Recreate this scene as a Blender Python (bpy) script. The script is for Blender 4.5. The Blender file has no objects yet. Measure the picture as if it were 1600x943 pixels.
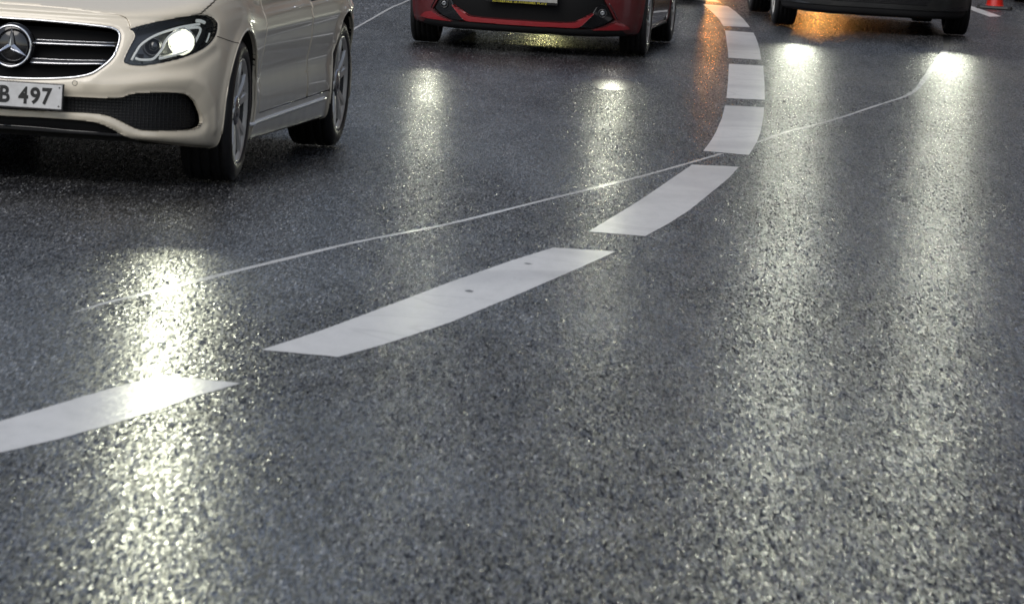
import bpy, bmesh, math, random
import numpy as np
from mathutils import Vector, Matrix
random.seed(7); rng = np.random.default_rng(11)
S = bpy.context.scene
COL = S.collection
R = math.radians

# ------------------------------------------------------------------ camera
cam_d = bpy.data.cameras.new('camera'); cam = bpy.data.objects.new('camera', cam_d); COL.objects.link(cam)
PITCH, ROLL, CAMH = 0.0915821, 0.0594708, 1.84894
Rt = Vector((1, 0, 0)); Up = Vector((0, math.sin(PITCH), math.cos(PITCH))); Fw = Vector((0, math.cos(PITCH), -math.sin(PITCH)))
cx_ = Rt * math.cos(ROLL) + Up * math.sin(ROLL); cy_ = -Rt * math.sin(ROLL) + Up * math.cos(ROLL)
M = Matrix((cx_, cy_, -Fw)).transposed().to_4x4(); M.translation = Vector((0, 0, CAMH)); cam.matrix_world = M
cam_d.sensor_width = 36; cam_d.lens = 36 * 8554.3 / 1600; cam_d.clip_start = .5; cam_d.clip_end = 3000
cam_d.dof.use_dof = True; cam_d.dof.focus_distance = 33; cam_d.dof.aperture_fstop = 14.0; cam_d.dof.aperture_blades = 0
S.camera = cam

# ------------------------------------------------------------------ sky, sun, exposure (overcast dusk)
w = bpy.data.worlds.new('World'); S.world = w; w.use_nodes = True
nt = w.node_tree; bg = nt.nodes['Background']
sky = nt.nodes.new('ShaderNodeTexSky'); sky.sky_type = 'NISHITA'; sky.sun_disc = False
sky.sun_elevation = R(42); sky.sun_rotation = R(205); sky.dust_density = 1.0; sky.air_density = 1.0; sky.ozone_density = 1.5
hs = nt.nodes.new('ShaderNodeHueSaturation'); hs.inputs['Saturation'].default_value = .56
nt.links.new(sky.outputs[0], hs.inputs['Color']); nt.links.new(hs.outputs[0], bg.inputs[0]); bg.inputs[1].default_value = 0.12
sd = bpy.data.lights.new('sun', 'SUN'); sd.energy = 1.3; sd.angle = R(40); sd.color = (1, .95, .88)
sun = bpy.data.objects.new('sun', sd); COL.objects.link(sun)
sun.rotation_euler = Vector((math.sin(R(205)) * math.cos(R(42)), math.cos(R(205)) * math.cos(R(42)), math.sin(R(42)))).to_track_quat('Z', 'Y').to_euler()
S.view_settings.view_transform = 'Standard'; S.view_settings.look = 'None'; S.view_settings.exposure = 0.12; S.view_settings.gamma = 1
S.cycles.use_denoising = True; S.cycles.denoiser = 'OPENIMAGEDENOISE'; S.cycles.denoising_input_passes = 'RGB_ALBEDO_NORMAL'; S.cycles.use_adaptive_sampling = False
S.cycles.max_bounces = 8; S.cycles.caustics_reflective = False; S.cycles.caustics_refractive = False
S.cycles.sample_clamp_indirect = 6; S.cycles.sample_clamp_direct = 40
S.cycles.use_light_tree = True

# ------------------------------------------------------------------ helpers
def link(o, parent=None):
    COL.objects.link(o)
    if parent is not None: o.parent = parent
    return o
def mesh(name, V, F, mat, parent=None, smooth=True, label=None):
    me = bpy.data.meshes.new(name); me.from_pydata([tuple(map(float, v)) for v in V], [], [tuple(map(int, f)) for f in F]); me.update()
    if smooth: me.polygons.foreach_set('use_smooth', [True] * len(me.polygons))
    if mat: me.materials.append(mat)
    o = link(bpy.data.objects.new(name, me), parent)
    if label: o['label'] = label
    return o
def tag(o, label=None, cat=None, group=None, kind=None):
    if label: o['label'] = label
    if cat: o['category'] = cat
    if group: o['group'] = group
    if kind: o['kind'] = kind
    return o
def thing(name, label, cat, loc, rz=0, group=None):
    o = bpy.data.objects.new(name, None); o.location = loc; o.rotation_euler = (0, 0, rz); link(o)
    return tag(o, label, cat, group)
class MB:
    def __init__(s): s.V = []; s.F = []
    def add(s, V, F):
        n = len(s.V); s.V += [tuple(v) for v in V]; s.F += [tuple(i + n for i in f) for f in F]; return s
    def box(s, c, d, rot=None):
        V = []
        for i in (-1, 1):
            for j in (-1, 1):
                for k in (-1, 1):
                    p = Vector((i * d[0] / 2, j * d[1] / 2, k * d[2] / 2))
                    if rot is not None: p = rot @ p
                    V.append(p + Vector(c))
        return s.add(V, [(0, 1, 3, 2), (4, 6, 7, 5), (0, 4, 5, 1), (2, 3, 7, 6), (0, 2, 6, 4), (1, 5, 7, 3)])
    def tube(s, pts, r, n=8, closed=False, flat=1.0, up=None):
        pts = [Vector(p) for p in pts]; m = len(pts); V = []; F = []
        for i, p in enumerate(pts):
            a = pts[(i - 1) % m] if (closed or i > 0) else p; b = pts[(i + 1) % m] if (closed or i < m - 1) else p
            t = (b - a).normalized()
            u0 = Vector(up) if up is not None else (Vector((0, 0, 1)) if abs(t.z) < .9 else Vector((1, 0, 0)))
            x = t.cross(u0).normalized(); y = x.cross(t)
            rr = r[i] if hasattr(r, '__len__') else r
            for k in range(n):
                q = 2 * math.pi * k / n
                V.append(p + x * math.cos(q) * rr + y * math.sin(q) * rr * flat)
        for i in range(m if closed else m - 1):
            j = (i + 1) % m
            for k in range(n): F.append((i * n + k, i * n + (k + 1) % n, j * n + (k + 1) % n, j * n + k))
        if not closed: F += [tuple(range(n))[::-1], tuple((m - 1) * n + k for k in range(n))]
        return s.add(V, F)
    def lathe(s, prof, n=64, c=(0, 0, 0), axis='x', closed=False):
        V = []; F = []; m = len(prof)
        for k in range(n):
            q = 2 * math.pi * k / n
            for (a, r) in prof:
                p = (a, r * math.cos(q), r * math.sin(q)) if axis == 'x' else ((r * math.cos(q), r * math.sin(q), a) if axis == 'z' else (r * math.cos(q), a, r * math.sin(q)))
                V.append((p[0] + c[0], p[1] + c[1], p[2] + c[2]))
        for k in range(n):
            j = (k + 1) % n
            for i in range(m if closed else m - 1):
                i2 = (i + 1) % m
                F.append((k * m + i, k * m + i2, j * m + i2, j * m + i))
        return s.add(V, F)
    def build(s, name, mat, parent=None, smooth=False, label=None, bevel=0):
        o = mesh(name, s.V, s.F, mat, parent, smooth, label)
        bm = bmesh.new(); bm.from_mesh(o.data); bmesh.ops.recalc_face_normals(bm, faces=bm.faces); bm.to_mesh(o.data); bm.free()
        if bevel:
            b = o.modifiers.new('bevel', 'BEVEL'); b.width = bevel; b.segments = 2; b.limit_method = 'ANGLE'
        return o

# ------------------------------------------------------------------ materials
def mat(name):
    m = bpy.data.materials.new(name); m.use_nodes = True; return m, m.node_tree, m.node_tree.nodes['Principled BSDF']
def N(nt, t, **kw):
    n = nt.nodes.new('ShaderNode' + t)
    for k, v in kw.items(): setattr(n, k, v)
    return n
def val(sock, v): sock.default_value = v
def simple(name, col, rough=.5, metal=0, coat=0, spec=.5, noise=0, nscale=20, bump=0, bscale=200):
    m, nt, p = mat(name)
    p.inputs['Base Color'].default_value = (*col, 1); p.inputs['Roughness'].default_value = rough; p.inputs['Metallic'].default_value = metal
    p.inputs['Coat Weight'].default_value = coat; p.inputs['Coat Roughness'].default_value = .04; p.inputs['Specular IOR Level'].default_value = spec
    tc = N(nt, 'TexCoord')
    if noise:
        n = N(nt, 'TexNoise'); n.inputs['Scale'].default_value = nscale; n.inputs['Detail'].default_value = 6
        nt.links.new(tc.outputs['Object'], n.inputs['Vector'])
        r = N(nt, 'MapRange'); r.inputs['To Min'].default_value = rough * (1 - noise); r.inputs['To Max'].default_value = min(1, rough * (1 + noise))
        nt.links.new(n.outputs['Fac'], r.inputs['Value']); nt.links.new(r.outputs[0], p.inputs['Roughness'])
        mx = N(nt, 'MixRGB'); mx.blend_type = 'MULTIPLY'; mx.inputs['Fac'].default_value = noise
        mx.inputs['Color1'].default_value = (*col, 1)
        cr = N(nt, 'ValToRGB'); cr.color_ramp.elements[0].color = (.35, .33, .3, 1); cr.color_ramp.elements[0].position = .3; cr.color_ramp.elements[1].position = .6
        nt.links.new(n.outputs['Fac'], cr.inputs[0]); nt.links.new(cr.outputs[0], mx.inputs['Color2']); nt.links.new(mx.outputs[0], p.inputs['Base Color'])
    if bump:
        n2 = N(nt, 'TexNoise'); n2.inputs['Scale'].default_value = bscale
        nt.links.new(tc.outputs['Object'], n2.inputs['Vector'])
        b = N(nt, 'Bump'); b.inputs['Strength'].default_value = bump; b.inputs['Distance'].default_value = .002
        nt.links.new(n2.outputs['Fac'], b.inputs['Height']); nt.links.new(b.outputs[0], p.inputs['Normal'])
    return m
def car_paint(name, col, flake=.0, film=.75):
    """clear-coated paint with rain beads and a light road film low on the body"""
    m, nt, p = mat(name); L = nt.links.new
    tc = N(nt, 'TexCoord')
    vo = N(nt, 'TexVoronoi'); vo.inputs['Scale'].default_value = 110; L(tc.outputs['Object'], vo.inputs['Vector'])
    sep = N(nt, 'SeparateColor'); L(vo.outputs['Color'], sep.inputs[0])
    gt = N(nt, 'Math', operation='GREATER_THAN'); gt.inputs[1].default_value = .86; L(sep.outputs[0], gt.inputs[0])
    mr = N(nt, 'MapRange'); mr.inputs['From Min'].default_value = .0; mr.inputs['From Max'].default_value = .33; mr.inputs['To Min'].default_value = 1; mr.inputs['To Max'].default_value = 0
    L(vo.outputs['Distance'], mr.inputs['Value'])
    mu = N(nt, 'Math', operation='MULTIPLY'); L(mr.outputs[0], mu.inputs[0]); L(gt.outputs[0], mu.inputs[1])
    b = N(nt, 'Bump'); b.inputs['Strength'].default_value = .4; b.inputs['Distance'].default_value = .0012; L(mu.outputs[0], b.inputs['Height'])
    L(b.outputs[0], p.inputs['Coat Normal'])
    p.inputs['Coat Weight'].default_value = 1; p.inputs['Coat Roughness'].default_value = .03; p.inputs['Coat IOR'].default_value = 1.5
    p.inputs['Roughness'].default_value = .38; p.inputs['Metallic'].default_value = flake
    no = N(nt, 'TexNoise'); no.inputs['Scale'].default_value = 6; no.inputs['Detail'].default_value = 8; L(tc.outputs['Object'], no.inputs['Vector'])
    sx = N(nt, 'SeparateXYZ'); L(tc.outputs['Object'], sx.inputs[0])
    h = N(nt, 'MapRange'); h.inputs['From Min'].default_value = .15; h.inputs['From Max'].default_value = .55; h.inputs['To Min'].default_value = film; h.inputs['To Max'].default_value = .0
    L(sx.outputs['Z'], h.inputs['Value'])
    m2 = N(nt, 'Math', operation='MULTIPLY'); L(no.outputs['Fac'], m2.inputs[0]); L(h.outputs[0], m2.inputs[1])
    mix = N(nt, 'MixRGB'); mix.inputs['Color1'].default_value = (*col, 1); mix.inputs['Color2'].default_value = (.09, .08, .065, 1)
    L(m2.outputs[0], mix.inputs['Fac']); L(mix.outputs[0], p.inputs['Base Color'])
    return m
def emis(name, col, st):
    m, nt, p = mat(name); p.inputs['Base Color'].default_value = (.8, .8, .8, 1)
    p.inputs['Emission Color'].default_value = (*col, 1); p.inputs['Emission Strength'].default_value = st; return m
def clear(name, tint=(1, 1, 1), fac=.08):
    m, nt, p = mat(name); nt.nodes.remove(p); out = nt.nodes['Material Output']
    t = N(nt, 'BsdfTransparent'); t.inputs[0].default_value = (*tint, 1); g = N(nt, 'BsdfGlossy'); g.inputs['Roughness'].default_value = .02
    fr = N(nt, 'Fresnel'); fr.inputs[0].default_value = 1.5; mx = N(nt, 'MixShader')
    nt.links.new(fr.outputs[0], mx.inputs[0]); nt.links.new(t.outputs[0], mx.inputs[1]); nt.links.new(g.outputs[0], mx.inputs[2]); nt.links.new(mx.outputs[0], out.inputs[0])
    return m
def mesh_grille(name, cell):
    m, nt, p = mat(name); L = nt.links.new
    tc = N(nt, 'TexCoord'); mp = N(nt, 'Mapping'); mp.inputs['Scale'].default_value = (1, .0, 1.25); L(tc.outputs['Object'], mp.inputs[0])
    vo = N(nt, 'TexVoronoi', feature='DISTANCE_TO_EDGE'); vo.inputs['Scale'].default_value = 1 / cell; vo.inputs['Randomness'].default_value = .12; L(mp.outputs[0], vo.inputs['Vector'])
    b = N(nt, 'Bump'); b.inputs['Distance'].default_value = .008; b.invert = True; b.inputs['Strength'].default_value = 1
    cl = N(nt, 'Math', operation='MINIMUM'); cl.inputs[1].default_value = .2; L(vo.outputs['Distance'], cl.inputs[0]); L(cl.outputs[0], b.inputs['Height']); L(b.outputs[0], p.inputs['Normal'])
    p.inputs['Base Color'].default_value = (.008, .008, .009, 1); p.inputs['Roughness'].default_value = .42; p.inputs['Specular IOR Level'].default_value = .35
    return m

def road_material(name, base, film=0.0, coarse=172.0, tilt=.45, rough=.29):
    """wet asphalt: every stone is its own facet with its own tilt, tone and polish, under a thin film of water.
    The facets are set by a cell pattern drawn out along the road."""
    m, nt, p = mat(name); L = nt.links.new
    ge = N(nt, 'NewGeometry')
    def cells(scale, stretch, rnd=1.0):
        mp = N(nt, 'Mapping'); mp.inputs['Scale'].default_value = (1, 1 / stretch, 1); L(ge.outputs['Position'], mp.inputs[0])
        v = N(nt, 'TexVoronoi', voronoi_dimensions='2D'); v.inputs['Scale'].default_value = scale; v.inputs['Randomness'].default_value = rnd; L(mp.outputs[0], v.inputs['Vector'])
        return v
    a = cells(coarse, 8.0); b = cells(coarse * 1.45, 14.0); c = cells(coarse * 2.6, 9.0)
    def add(x, y, op='ADD'):
        n = N(nt, 'VectorMath', operation=op)
        for i, s in enumerate((x, y)):
            if isinstance(s, tuple): n.inputs[i].default_value = s
            else: L(s, n.inputs[i])
        return n.outputs[0]
    # centred random vectors
    def centred(v, k): return add(add(v.outputs['Color'], (.5, .5, .5), 'SUBTRACT'), k, 'MULTIPLY')
    # wet patches / worn lanes : broad noise
    mp = N(nt, 'Mapping'); mp.inputs['Scale'].default_value = (1.0, .22, 1); mp.inputs['Rotation'].default_value = (0, 0, R(-8)); L(ge.outputs['Position'], mp.inputs[0])
    big = N(nt, 'TexNoise', noise_dimensions='2D'); big.inputs['Scale'].default_value = .9; big.inputs['Detail'].default_value = 5; big.inputs['Roughness'].default_value = .6; L(mp.outputs[0], big.inputs['Vector'])
    mid = N(nt, 'TexNoise', noise_dimensions='2D'); mid.inputs['Scale'].default_value = 5; mid.inputs['Detail'].default_value = 4; L(mp.outputs[0], mid.inputs['Vector'])
    k = N(nt, 'MapRange'); k.inputs['From Min'].default_value = .40; k.inputs['From Max'].default_value = .62; k.inputs['To Min'].default_value = 1.2; k.inputs['To Max'].default_value = .36; L(big.outputs['Fac'], k.inputs['Value'])
    t = tilt
    s = add(add(centred(a, (t * .68, t * 1.0, 0)), centred(b, (t * .6, t * .85, 0))), centred(c, (t * .2, t * .25, 0)))
    sc = N(nt, 'VectorMath', operation='SCALE'); L(s, sc.inputs[0]); L(k.outputs[0], sc.inputs['Scale'])
    nn = add(sc.outputs[0], (0, 0, 1)); nm = N(nt, 'VectorMath', operation='NORMALIZE'); L(nn, nm.inputs[0]); L(nm.outputs[0], p.inputs['Normal'])
    sa = N(nt, 'SeparateColor'); L(a.outputs['Color'], sa.inputs[0]); sb = N(nt, 'SeparateColor'); L(b.outputs['Color'], sb.inputs[0])
    # tone of each stone; rare near-white cells paint in the sparkle
    mul = N(nt, 'Math', operation='MULTIPLY'); L(sa.outputs[2], mul.inputs[0]); L(sb.outputs[2], mul.inputs[1])
    cr = N(nt, 'ValToRGB'); e = cr.color_ramp.elements
    e[0].color = tuple(x * .25 for x in base) + (1,); e[1].color = tuple(min(1, x * 4.5) for x in base) + (1,); e.new(.35).color = (*base, 1); e[-1].position = .80; e.new(.87).color = (.42, .42, .40, 1)
    L(mul.outputs[0], cr.inputs[0])
    dk = N(nt, 'MapRange'); dk.inputs['From Min'].default_value = .3; dk.inputs['From Max'].default_value = .7; dk.inputs['To Min'].default_value = .65; dk.inputs['To Max'].default_value = 1.4; L(mid.outputs['Fac'], dk.inputs['Value'])
    m3 = N(nt, 'VectorMath', operation='SCALE'); L(cr.outputs[0], m3.inputs[0]); L(dk.outputs[0], m3.inputs['Scale']); L(m3.outputs[0], p.inputs['Base Color'])
    # polish
    rr = N(nt, 'MapRange'); rr.inputs['To Min'].default_value = rough * .7; rr.inputs['To Max'].default_value = rough * 1.4; L(sb.outputs[1], rr.inputs['Value']); L(rr.outputs[0], p.inputs['Roughness'])
    p.inputs['IOR'].default_value = 1.42
    sl_ = N(nt, 'MapRange'); sl_.inputs['From Min'].default_value = .25; sl_.inputs['From Max'].default_value = 1.0; sl_.inputs['To Min'].default_value = .06; sl_.inputs['To Max'].default_value = .9
    L(sa.outputs[2], sl_.inputs['Value']); bm_ = N(nt, 'MapRange'); bm_.inputs['From Min'].default_value = .40; bm_.inputs['From Max'].default_value = .62; bm_.inputs['To Min'].default_value = .62; bm_.inputs['To Max'].default_value = 1.45; L(big.outputs['Fac'], bm_.inputs['Value'])
    sm_ = N(nt, 'Math', operation='MULTIPLY'); L(sl_.outputs[0], sm_.inputs[0]); L(bm_.outputs[0], sm_.inputs[1]); L(sm_.outputs[0], p.inputs['Specular IOR Level'])
    if film: p.inputs['Coat Weight'].default_value = film; p.inputs['Coat Roughness'].default_value = .3; p.inputs['Coat IOR'].default_value = 1.33
    return m
def paint_mark(name):
    m, nt, p = mat(name); L = nt.links.new
    ge = N(nt, 'NewGeometry'); mp = N(nt, 'Mapping'); mp.inputs['Scale'].default_value = (1, .12, 1); L(ge.outputs['Position'], mp.inputs[0])
    v = N(nt, 'TexVoronoi', voronoi_dimensions='2D'); v.inputs['Scale'].default_value = 170; L(mp.outputs[0], v.inputs['Vector'])
    s1 = N(nt, 'VectorMath', operation='SUBTRACT'); s1.inputs[1].default_value = (.5, .5, .5); L(v.outputs['Color'], s1.inputs[0])
    s2 = N(nt, 'VectorMath', operation='MULTIPLY_ADD'); s2.inputs[1].default_value = (.05, .035, 0); s2.inputs[2].default_value = (0, 0, 1); L(s1.outputs[0], s2.inputs[0])
    s3 = N(nt, 'VectorMath', operation='NORMALIZE'); L(s2.outputs[0], s3.inputs[0]); L(s3.outputs[0], p.inputs['Normal'])
    mp2 = N(nt, 'Mapping'); mp2.inputs['Scale'].default_value = (1, .3, 1); L(ge.outputs['Position'], mp2.inputs[0])
    n = N(nt, 'TexNoise', noise_dimensions='2D'); n.inputs['Scale'].default_value = 14; n.inputs['Detail'].default_value = 7; n.inputs['Roughness'].default_value = .7; L(mp2.outputs[0], n.inputs['Vector'])
    cr = N(nt, 'ValToRGB'); e = cr.color_ramp.elements; e[0].position = .20; e[0].color = (.3, .3, .3, 1); e[1].position = .56; e[1].color = (.76, .745, .725, 1); e.new(.30).color = (.68, .67, .65, 1)
    L(n.outputs['Fac'], cr.inputs[0])
    n2 = N(nt, 'TexNoise', noise_dimensions='2D'); n2.inputs['Scale'].default_value = 60; n2.inputs['Detail'].default_value = 4; n2.inputs['Roughness'].default_value = .8; L(mp2.outputs[0], n2.inputs['Vector'])
    c2 = N(nt, 'ValToRGB'); q = c2.color_ramp.elements; q[0].position = .22; q[0].color = (.2, .2, .2, 1); q[1].position = .27; q[1].color = (1, 1, 1, 1); L(n2.outputs['Fac'], c2.inputs[0])
    mp3 = N(nt, 'Mapping'); mp3.inputs['Scale'].default_value = (.5, .45, 1); mp3.inputs['Rotation'].default_value = (0, 0, R(12)); L(ge.outputs['Position'], mp3.inputs[0])
    n3 = N(nt, 'TexNoise', noise_dimensions='2D'); n3.inputs['Scale'].default_value = 1.3; n3.inputs['Detail'].default_value = 2; n3.inputs['Distortion'].default_value = .6; L(mp3.outputs[0], n3.inputs['Vector'])
    c3 = N(nt, 'ValToRGB'); q = c3.color_ramp.elements; q[0].position = .35; q[0].color = (.78, .78, .79, 1); q[1].position = .5; q[1].color = (1, 1, 1, 1)
    for po, cc in ((.60, 1.), (.612, .82), (.624, 1.)): e_ = q.new(po); e_.color = (cc, cc, cc, 1)
    L(n3.outputs['Fac'], c3.inputs[0])
    m1 = N(nt, 'MixRGB'); m1.blend_type = 'MULTIPLY'; m1.inputs[0].default_value = 1; L(cr.outputs[0], m1.inputs[1]); L(c2.outputs[0], m1.inputs[2])
    m2_ = N(nt, 'MixRGB'); m2_.blend_type = 'MULTIPLY'; m2_.inputs[0].default_value = 1; L(m1.outputs[0], m2_.inputs[1]); L(c3.outputs[0], m2_.inputs[2]); L(m2_.outputs[0], p.inputs['Base Color'])
    p.inputs['Roughness'].default_value = .3; p.inputs['IOR'].default_value = 1.4
    return m

MAT = {}
MAT['road'] = road_material('wet_asphalt', (.030, .030, .032))
MAT['road2'] = road_material('smoother_asphalt', (.05, .05, .055), coarse=110, tilt=.3, rough=.32)
MAT['mark'] = paint_mark('thermoplastic_marking')
MAT['seal'] = simple('joint_sealant', (.72, .72, .71), .25, noise=.4, nscale=30)
MAT['crack'] = simple('wet_crack', (.006, .006, .006), .35)
MAT['taxi'] = car_paint('ivory_paint', (.76, .685, .55))
MAT['red'] = car_paint('dark_red_paint', (.10, .004, .007), film=.2)
MAT['redlip'] = car_paint('bright_red_paint', (.27, .009, .015), film=.1)
MAT['dark'] = car_paint('anthracite_paint', (.009, .010, .011), film=.2)
MAT['plastic'] = simple('black_plastic', (.008, .008, .009), .55, noise=.3, nscale=60)
MAT['gloss'] = simple('gloss_black', (.006, .006, .007), .12, coat=.5)
MAT['under'] = simple('underbody', (.008, .008, .008), .9)
MAT['tyre'] = simple('wet_rubber', (.014, .014, .015), .42, noise=.4, nscale=30, bump=.4, bscale=300)
MAT['rim'] = simple('alloy_rim', (.80, .78, .74), .32, metal=.55, noise=.2, nscale=14)
MAT['rimdark'] = simple('rim_barrel', (.03, .03, .03), .6, metal=.3)
MAT['chrome'] = simple('chrome', (.78, .79, .82), .08, metal=1)
MAT['satin'] = simple('satin_trim', (.55, .56, .58), .25, metal=1)
MAT['reflector'] = simple('lamp_reflector', (.6, .6, .6), .12, metal=1)
MAT['lamp'] = emis('lit_lamp', (1, .97, .84), 12)
MAT['lampglow'] = emis('lamp_projector_glow', (.98, 1, .80), 7)
MAT['lampglow2'] = emis('lamp_rim_glow', (.93, 1, .70), 1.8)
MAT['drl'] = emis('light_guide', (.85, .92, .88), .22)
MAT['amber'] = emis('amber_lamp', (1, .38, .06), 10)
MAT['glass'] = simple('tinted_glass', (.01, .012, .012), .03, coat=1)
MAT['lens'] = clear('clear_lens')
MAT['plate'] = simple('plate_white', (.62, .62, .62), .35, noise=.25, nscale=25)
MAT['ink'] = simple('plate_ink', (.01, .01, .01), .4)
MAT['yellow'] = simple('yellow_lettering', (.5, .43, .03), .4)
MAT['eu'] = simple('plate_blue', (.01, .05, .35), .4)
MAT['honey'] = mesh_grille('honeycomb_mesh', .016)
MAT['cone'] = simple('cone_red', (.62, .018, .010), .35, coat=.5, noise=.25, nscale=12)
MAT['conebase'] = simple('cone_rubber', (.012, .012, .013), .5)
MAT['white'] = simple('reflective_white', (.7, .7, .7), .3)
MAT['interior'] = simple('dark_interior', (.02, .02, .02), .8)

# ------------------------------------------------------------------ body surface: a smooth sheet through a grid of points, cut by outlines
def catmull(P, ks):
    """P (n, ...) -> samples with ks[i] steps on span i"""
    n = len(P); out = []
    for i in range(n - 1):
        p0 = P[i - 1] if i > 0 else 2 * P[0] - P[1]; p3 = P[i + 2] if i < n - 2 else 2 * P[-1] - P[-2]
        p1, p2 = P[i], P[i + 1]
        for t in np.arange(ks[i]) / ks[i]:
            out.append(.5 * ((2 * p1) + (-p0 + p2) * t + (2 * p0 - 5 * p1 + 4 * p2 - p3) * t * t + (-p0 + 3 * p1 - 3 * p2 + p3) * t ** 3))
    out.append(P[-1]); return np.array(out)
class Surf:
    """G (nc, nr, 3): columns run from the nose round the car's side to the tail, rows from the sill up. x>=0 half."""
    def __init__(s, G, kc, kr):
        G = np.array(G, float); s.G = G
        s.P = catmull(np.moveaxis(catmull(np.moveaxis(G, 0, 0), kc), 1, 0), kr); s.P = np.moveaxis(s.P, 1, 0)   # (nu, nv, 3)
        um = np.concatenate([[0], np.cumsum(np.linalg.norm(np.diff(G[:, 3], axis=0), axis=1))])
        s.U1 = catmull(um[:, None], kc)[:, 0]; s.V1 = catmull(np.arange(G.shape[1])[:, None] * .12, kr)[:, 0]
        s.U, s.V = np.meshgrid(s.U1, s.V1, indexing='ij'); s.normals()
    def normals(s):
        du = np.gradient(s.P, axis=0); dv = np.gradient(s.P, axis=1); n = np.cross(du, dv); n /= np.maximum(np.linalg.norm(n, axis=2, keepdims=True), 1e-9)
        s.N = n
    def displace(s, D): s.P = s.P + s.N * D[..., None]; s.normals()
    def at(s, u, v):
        i = np.clip(np.interp(u, s.U1, np.arange(len(s.U1))), 0, len(s.U1) - 1.001); j = np.clip(np.interp(v, s.V1, np.arange(len(s.V1))), 0, len(s.V1) - 1.001)
        a, b = int(i), int(j); f, g = i - a, j - b
        q = lambda A: A[a, b] * (1 - f) * (1 - g) + A[a + 1, b] * f * (1 - g) + A[a, b + 1] * (1 - f) * g + A[a + 1, b + 1] * f * g
        n = q(s.N); return q(s.P), n / np.linalg.norm(n)
    def dist(s, poly, U=None, V=None):
        """signed distance to a closed outline in (u,v); positive outside"""
        U = s.U if U is None else U; V = s.V if V is None else V
        P = np.array(poly); Q = np.roll(P, -1, axis=0); d = np.full(U.shape, 1e9); ins = np.zeros(U.shape, bool)
        for (x0, y0), (x1, y1) in zip(P, Q):
            ex, ey = x1 - x0, y1 - y0; L2 = ex * ex + ey * ey + 1e-12
            t = np.clip(((U - x0) * ex + (V - y0) * ey) / L2, 0, 1)
            d = np.minimum(d, np.hypot(U - x0 - t * ex, V - y0 - t * ey))
            if abs(ey) > 1e-12:
                c = ((y0 > V) != (y1 > V)) & (U < ex * (V - y0) / ey + x0); ins ^= c
        return np.where(ins, -d, d)
    def clip(s, F, off=0.0, rim=0.0, mirror=True, inward=None, rimonly=False):
        """faces where F >= 0; off pushes along the normal; rim adds a returned edge of that depth"""
        nu, nv = F.shape; P = s.P + s.N * off; V = []; idx = {}; Fc = []; cutE = []
        Nn = []
        def vert(a):
            if ('v', a) not in idx: idx[('v', a)] = len(V); V.append(P[a]); Nn.append(s.N[a])
            return idx[('v', a)]
        def cut(a, b):
            k = ('c', min(a, b), max(a, b))
            if k not in idx:
                a, b = k[1], k[2]; t = F[a] / (F[a] - F[b]); idx[k] = len(V); V.append(P[a] * (1 - t) + P[b] * t); Nn.append(s.N[a] * (1 - t) + s.N[b] * t)
            return idx[k]
        pos = F >= 0
        allp = pos[:-1, :-1] & pos[1:, :-1] & pos[:-1, 1:] & pos[1:, 1:]; anyp = pos[:-1, :-1] | pos[1:, :-1] | pos[:-1, 1:] | pos[1:, 1:]
        for i, j in zip(*np.nonzero(anyp)):
            i, j = int(i), int(j); q = [(i, j), (i + 1, j), (i + 1, j + 1), (i, j + 1)]
            if allp[i, j]: Fc.append([vert(x) for x in q]); continue
            for tri in ((q[0], q[1], q[2]), (q[0], q[2], q[3])):
                out = []; ce = []
                for k in range(3):
                    a, b = tri[k], tri[(k + 1) % 3]
                    if pos[a]: out.append(vert(a))
                    if pos[a] != pos[b]: c = cut(a, b); out.append(c); ce.append(c)
                if len(out) >= 3: Fc.append(out)
                if len(ce) == 2: cutE.append(ce)
        V = [np.array(v) for v in V]
        if rim:
            new = {}; RF = []
            for a, b in cutE:
                for x in (a, b):
                    if x not in new:
                        new[x] = len(V); n = np.array(inward) if inward is not None else -Nn[x]; V.append(V[x] + n * rim)
                RF.append([a, b, new[b], new[a]])
            Fc = RF if rimonly else Fc + RF
        V = np.array(V) if len(V) else np.zeros((0, 3))
        if mirror and len(V):
            n = len(V); W = V * np.array([-1, 1, 1]); V = np.vstack([V, W]); Fc = Fc + [[x + n for x in f[::-1]] for f in Fc]
        return V, Fc
    def line(s, pts, off=0.0, n=6, smooth=True):
        pts = np.array(pts); 
        if smooth and len(pts) > 2: pts = catmull(pts, [n] * (len(pts) - 1))
        out = []
        for u, v in pts:
            p, nn = s.at(u, v); out.append(p + nn * off)
        return out
def smooth_poly(pts, n=5):
    P = np.array(pts); m = len(P); out = []
    for i in range(m):
        p0, p1, p2, p3 = P[i - 1], P[i], P[(i + 1) % m], P[(i + 2) % m]
        for t in np.arange(n) / n: out.append(.5 * ((2 * p1) + (-p0 + p2) * t + (2 * p0 - 5 * p1 + 4 * p2 - p3) * t * t + (-p0 + 3 * p1 - 3 * p2 + p3) * t ** 3))
    return [tuple(p) for p in out]
def mirror_pts(P): return [(-p[0], p[1], p[2]) for p in P]

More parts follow.
